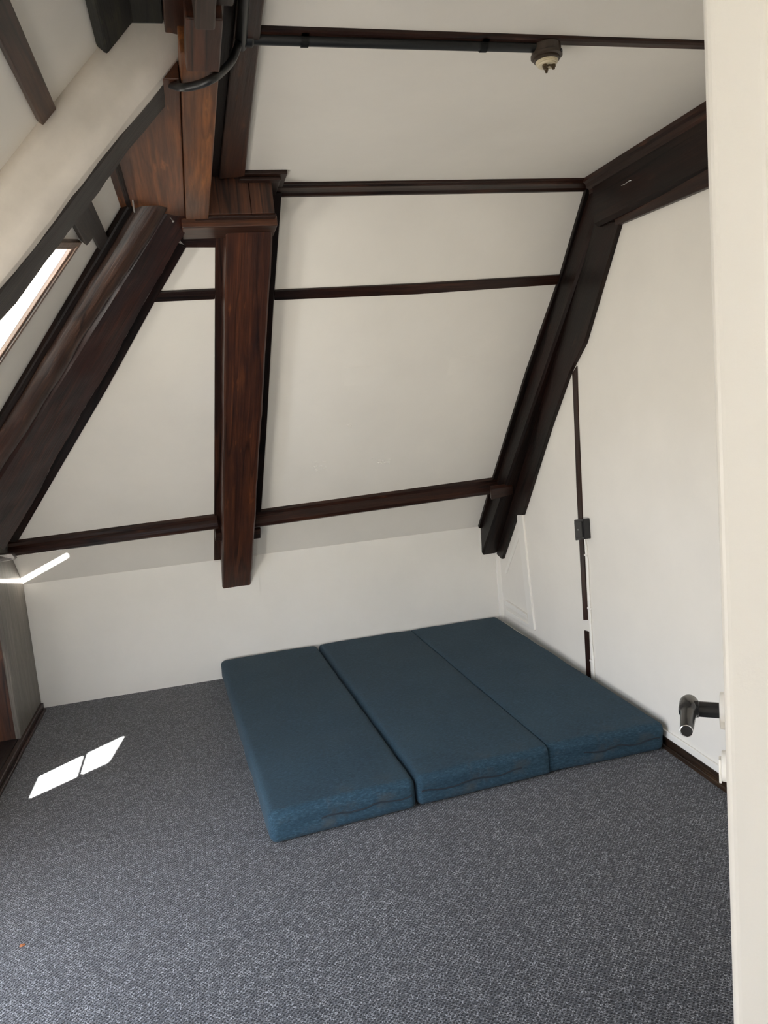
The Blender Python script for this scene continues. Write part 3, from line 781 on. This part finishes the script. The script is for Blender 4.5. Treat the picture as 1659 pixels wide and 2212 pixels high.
# ------------------------------------------------------------------ folding mattress
H_M = .135
def cushion(name, quad, parent, seed, rl=.030, rr=.030):
    fl, fr_, br, bl = [V((*p, 0)) for p in quad]
    w = ((fr_ - fl).length + (br - bl).length) / 2; L = ((bl - fl).length + (br - fr_).length) / 2; h = H_M
    r = .030
    def params(D, n, ra=r, rb_=r):
        e = [0, ra * .12, ra * .3, ra * .55, ra * .8, ra * 1.1]
        e2 = [0, rb_ * .12, rb_ * .3, rb_ * .55, rb_ * .8, rb_ * 1.1]
        inner = [e[-1] + (D - e[-1] - e2[-1]) * k / n for k in range(1, n)]
        return e + inner + [D - x for x in reversed(e2)]
    U, Vv, Z = params(w, 18, rl, rr), params(L, 54), params(h, 4)
    bm = bmesh.new(); cache = {}
    def vert(x, y, z):
        k = (round(x, 5), round(y, 5), round(z, 5))
        if k in cache: return cache[k]
        ix, iy, iz = min(max(x, rl), w - rr), min(max(y, r), L - r), min(max(z, r), h - r)
        c = V((ix, iy, iz)); d = V((x, y, z)) - c
        rx = rl if x < w / 2 else rr
        d.x /= rx; d.y /= r; d.z /= r
        if d.length > 1e-6: d.normalize()
        p = c + V((d.x * rx, d.y * r, d.z * r))
        # soft filling: crown on top, slightly bulging sides, wavy edges
        s, t = p.x / w, p.y / L
        if z > h * .5:
            p.z += .010 * math.sin(math.pi * min(max(s, 0), 1)) ** .6 * math.sin(math.pi * min(max(t, 0), 1)) ** .35 - .006
            p.z += noise.noise(V((p.x * 5, p.y * 4, seed))) * .004
        q3 = V((p.x * 7, p.y * 7, p.z * 12 + seed))
        p.x += noise.noise(q3) * (.004 if .02 < p.x < w - .02 or max(rl, rr) > min(rl, rr) * 0 + .029 and (x < w / 2 and rl > .02 or x >= w / 2 and rr > .02) else .0005); p.y += noise.noise(q3 + V((9, 0, 0))) * .005
        if p.y < .02:   # creases along the front seam
            p.y += .004 * math.exp(-((p.z - h * .46) / .010) ** 2)
            p.y += noise.noise(V((p.x * 22, p.z * 60, seed * 3))) * .0025
        s, t = p.x / w, p.y / L
        a = fl.lerp(fr_, s); b = bl.lerp(br, s)
        wp = a.lerp(b, t); wp.z = max(p.z, 0) + .004
        v = bm.verts.new(wp); cache[k] = v
        return v
    def grid(A, B, f):
        for i in range(len(A) - 1):
            for j in range(len(B) - 1):
                bm.faces.new([f(A[i], B[j]), f(A[i + 1], B[j]), f(A[i + 1], B[j + 1]), f(A[i], B[j + 1])])
    grid(U, Vv, lambda a, b: vert(a, b, h)); grid(U, Vv, lambda a, b: vert(a, b, 0))
    grid(U, Z, lambda a, b: vert(a, 0, b)); grid(U, Z, lambda a, b: vert(a, L, b))
    grid(Vv, Z, lambda a, b: vert(0, a, b)); grid(Vv, Z, lambda a, b: vert(w, a, b))
    mw = frame(fr_ - fl, UP, fl)
    o = link(name, bm, FABRIC, parent, mw, True)
    return o, fl, fr_
mat_ = empty('folding_mattress', (.95, 3.8, .0), 'blue three-part folding mattress laid flat on the carpet in the corner', 'mattress')
quads = [((.105, 2.755), (.702, 2.800), (.622, 4.838), (-.005, 4.825)),
         ((.708, 2.803), (1.3090, 2.838), (1.2660, 4.842), (.628, 4.842)),
         ((1.309, 2.850), (1.874, 2.842), (1.898, 4.842), (1.266, 4.842))]
zips = [(.34, 1.0), (.02, .78), (.30, .95)]
for i, (qd, (za, zb)) in enumerate(zip(quads, zips)):
    o, fl, fr_ = cushion('cushion', qd, mat_, 3.1 * i + 1, *((.030, .030), (.030, .004), (.004, .030))[i])
    ax = fr_ - fl; out = V((ax.y, -ax.x, 0)).normalized()
    pts = []
    for k in range(25):
        t = za + (zb - za) * k / 24
        c = fl.lerp(fr_, min(max(t, .03), .965))
        pts.append(c + out * -.0015 + UP * (.066 + .006 * math.sin(k * .55 + i) + .004 * noise.noise(V((k * .4, i, 0)))))
    tube('zipper', pts, .0034, ZIP, o, 8)

# ------------------------------------------------------------------ the open door at right, with its lever handle
az = math.radians(37.85)
DN = V((.3345, .4360, .006))
dd_ = V((math.sin(az), math.cos(az), 0)); dl = V((-math.cos(az), math.sin(az), 0))
TH, DL, DH = .0365, .845, 2.035
door = structure(empty('door_1', DN), 'white door standing open at the right')
bm = prism_bm([DN, DN + dd_ * DL, DN + dd_ * DL - dl * TH, DN - dl * TH], UP * DH, 0)
es = [e for e in bm.edges if abs((e.verts[0].co - e.verts[1].co).normalized().z) > .9]
bmesh.ops.bevel(bm, geom=es, offset=.006, segments=4, affect='EDGES', profile=.5)
link('leaf', bm, DOOR_WHITE, door, frame(dd_, UP, DN))
hz = 1.060
hb = DN + dd_ * .770; hb.z = hz
hw = empty('door_handle', hb, 'black lever handle with white roses on the open white door', 'door handle')
lathe('rose', [(.030, 0), (.031, .003), (.030, .011), (.024, .0125)], hb, dl, WHITE_TRIM, hw, 32)
lathe('stem', [(.0130, .010), (.0130, .044), (.0142, .045), (.0142, .056)], hb, dl, HANDLE, hw, 24)
hc = hb + dl * .060
lathe('lever', [(.009, -.030), (.0140, -.0280), (.0160, -.020), (.0162, .004), (.0156, .016), (.0130, .021), (.0124, .030), (.0112, .060), (.0102, .090), (.0094, .0935)],
      hc, -dd_, HANDLE, hw, 28)
lathe('end_ring', [(.0092, .0930), (.0101, .0932), (.0101, .0942), (.0094, .0946), (.0090, .0942)], hc, -dd_, CHROME, hw, 28)
lathe('end_cap', [(.0091, .0935), (.0089, .0943), (.004, .0948)], hc, -dd_, BLACK, hw, 20)
kb = DN + dd_ * .770; kb.z = hz - .098
key = empty('keyhole_cover', kb, 'white keyhole cover below the door handle', 'keyhole cover')
lathe('plate', [(.025, 0), (.026, .003), (.025, .011), (.022, .012)], kb, dl, WHITE_TRIM, key, 28)
prism('flap', [kb + dl * .012 + dd_ * a + UP * b for a, b in ((-.008, .014), (.008, .014), (.010, -.012), (.004, -.030), (-.004, -.030), (-.010, -.012))], dl * .004, WHITE_TRIM, key, UP, .001)
# frame of the doorway
structure(box(trim_name(), (.372, .29, 0), (.392, .425, 2.07), WHITE_TRIM, grain=UP)); structure(box(trim_name(), (-.52, .29, 0), (-.50, .425, 2.07), WHITE_TRIM, grain=UP))

# crumb on the carpet
c = atz(48, 2042, .004)
bm = bmesh.new(); bmesh.ops.create_icosphere(bm, subdivisions=2, radius=.008, matrix=Matrix.Translation(c) @ Matrix.Diagonal((1, .8, .45, 1)))
for v in bm.verts: v.co += (v.co - c) * noise.noise(v.co * 300) * .6
tag(link('crumb', bm, RUST, None, Matrix.Translation(c)), 'small orange crumb lying on the carpet at lower left', 'crumb')

# ------------------------------------------------------------------ daylight
w = bpy.data.worlds.new('sky'); S.world = w; w.use_nodes = True
nt = w.node_tree; nt.nodes.clear()
out = nt.nodes.new('ShaderNodeOutputWorld'); bg = nt.nodes.new('ShaderNodeBackground')
tc = nt.nodes.new('ShaderNodeTexCoord'); sp = nt.nodes.new('ShaderNodeSeparateXYZ')
rp = nt.nodes.new('ShaderNodeValToRGB')
nt.links.new(tc.outputs['Generated'], sp.inputs[0]); nt.links.new(sp.outputs[2], rp.inputs[0])
e = rp.color_ramp.elements
e[0].position = 0.0; e[0].color = (.98, .93, .84, 1)
e[1].position = .02; e[1].color = (.95, .96, 1.0, 1)
x = e.new(.6); x.color = (.72, .83, 1.0, 1)
def mrange(src, a, b, c, d):
    m_ = nt.nodes.new('ShaderNodeMapRange')
    for q_, v_ in zip((1, 2, 3, 4), (a, b, c, d)): m_.inputs[q_].default_value = v_
    nt.links.new(src, m_.inputs[0]); return m_.outputs[0]
ad_ = nt.nodes.new('ShaderNodeMath'); ad_.operation = 'ADD'
nt.links.new(mrange(sp.outputs[0], .1, -.9, 1.6, 3.2), ad_.inputs[0])
nt.links.new(mrange(sp.outputs[1], .3, -.7, 2.0, 24.0), ad_.inputs[1])
nt.links.new(ad_.outputs[0], bg.inputs[1])
nt.links.new(rp.outputs[0], bg.inputs[0])
nt.links.new(bg.outputs[0], out.inputs[0])

sd = V((-.089, .607, -1.0)).normalized()
sun = bpy.data.lights.new('sun', 'SUN'); sun.energy = 190.0; sun.angle = math.radians(.53); sun.color = (1, .95, .86)
so = bpy.data.objects.new('sun', sun); COL.objects.link(so)
so.rotation_euler = sd.to_track_quat('-Z', 'Y').to_euler(); so.location = (0, 0, 6)

def portal(name, c, normal, up, sx, sy):
    l = bpy.data.lights.new(name, 'AREA'); l.shape = 'RECTANGLE'; l.size = sx; l.size_y = sy; l.cycles.is_portal = True
    o = bpy.data.objects.new(name, l); COL.objects.link(o)
    z = -V(normal).normalized(); y = V(up) - z * z.dot(V(up)); y.normalize(); xx = y.cross(z)
    m = Matrix((xx, y, z)).transposed().to_4x4(); m.translation = V(c); o.matrix_world = m
portal('window_portal', lsx(-.55, 2.75, -.03), N_LS, (0, 1, 0), .68, .54)
portal('window_portal', lsx((DX0 + DX1) / 2, (DY0 + DY1) / 2, -.06), N_LS, (0, 1, 0), 1.02, DY1 - DY0)
portal('window_portal', (ox0 - .01, (wy0 + wy1) / 2, (wz0 + wz1) / 2), (1, 0, 0), UP, wy1 - wy0, wz1 - wz0)
portal('window_portal', ((fx0 + fx1) / 2, fy0 - .01, (fz0 + fz1) / 2), (0, 1, 0), UP, fx1 - fx0, fz1 - fz0)
portal('window_portal', (0, -2.11, 1.6), (0, 1, 0), UP, .38, .7)

# added lamp standing in for sun off the glass: streak across the left corner
gA, gB, gC = V((-.801, 4.709, .938)), V((-1.09, 4.856, .796)), V((-1.09, 4.354, .895))
gd = -((gA - gB) * .46 + (gC - gB) * 1.95); gd.normalize()
g0 = (gA + gC) / 2
gn = (gB - gC).cross(gA - gB).normalized()
gs = gn.cross(gd).normalized()
ea, ec = gA.dot(gs), gC.dot(gs)
ctr = gB + gs * ((ea + ec) / 2 - gB.dot(gs)) - gd * 4.0
gl = bpy.data.lights.new('glint_lamp', 'AREA'); gl.shape = 'RECTANGLE'; gl.size = abs(ea - ec); gl.size_y = .006
gl.spread = math.radians(.4); gl.energy = 5.0; gl.color = (1, .97, .93)
go = bpy.data.objects.new('glint_lamp', gl); COL.objects.link(go)
m = Matrix((gs, (-gd).cross(gs), -gd)).transposed().to_4x4(); m.translation = ctr; go.matrix_world = m

S.view_settings.view_transform = 'Standard'; S.view_settings.look = 'None'
S.view_settings.exposure = .37; S.view_settings.gamma = 1.0
S.view_settings.use_curve_mapping = False
S.cycles.max_bounces = 10; S.cycles.diffuse_bounces = 8
S.cycles.use_denoising = True
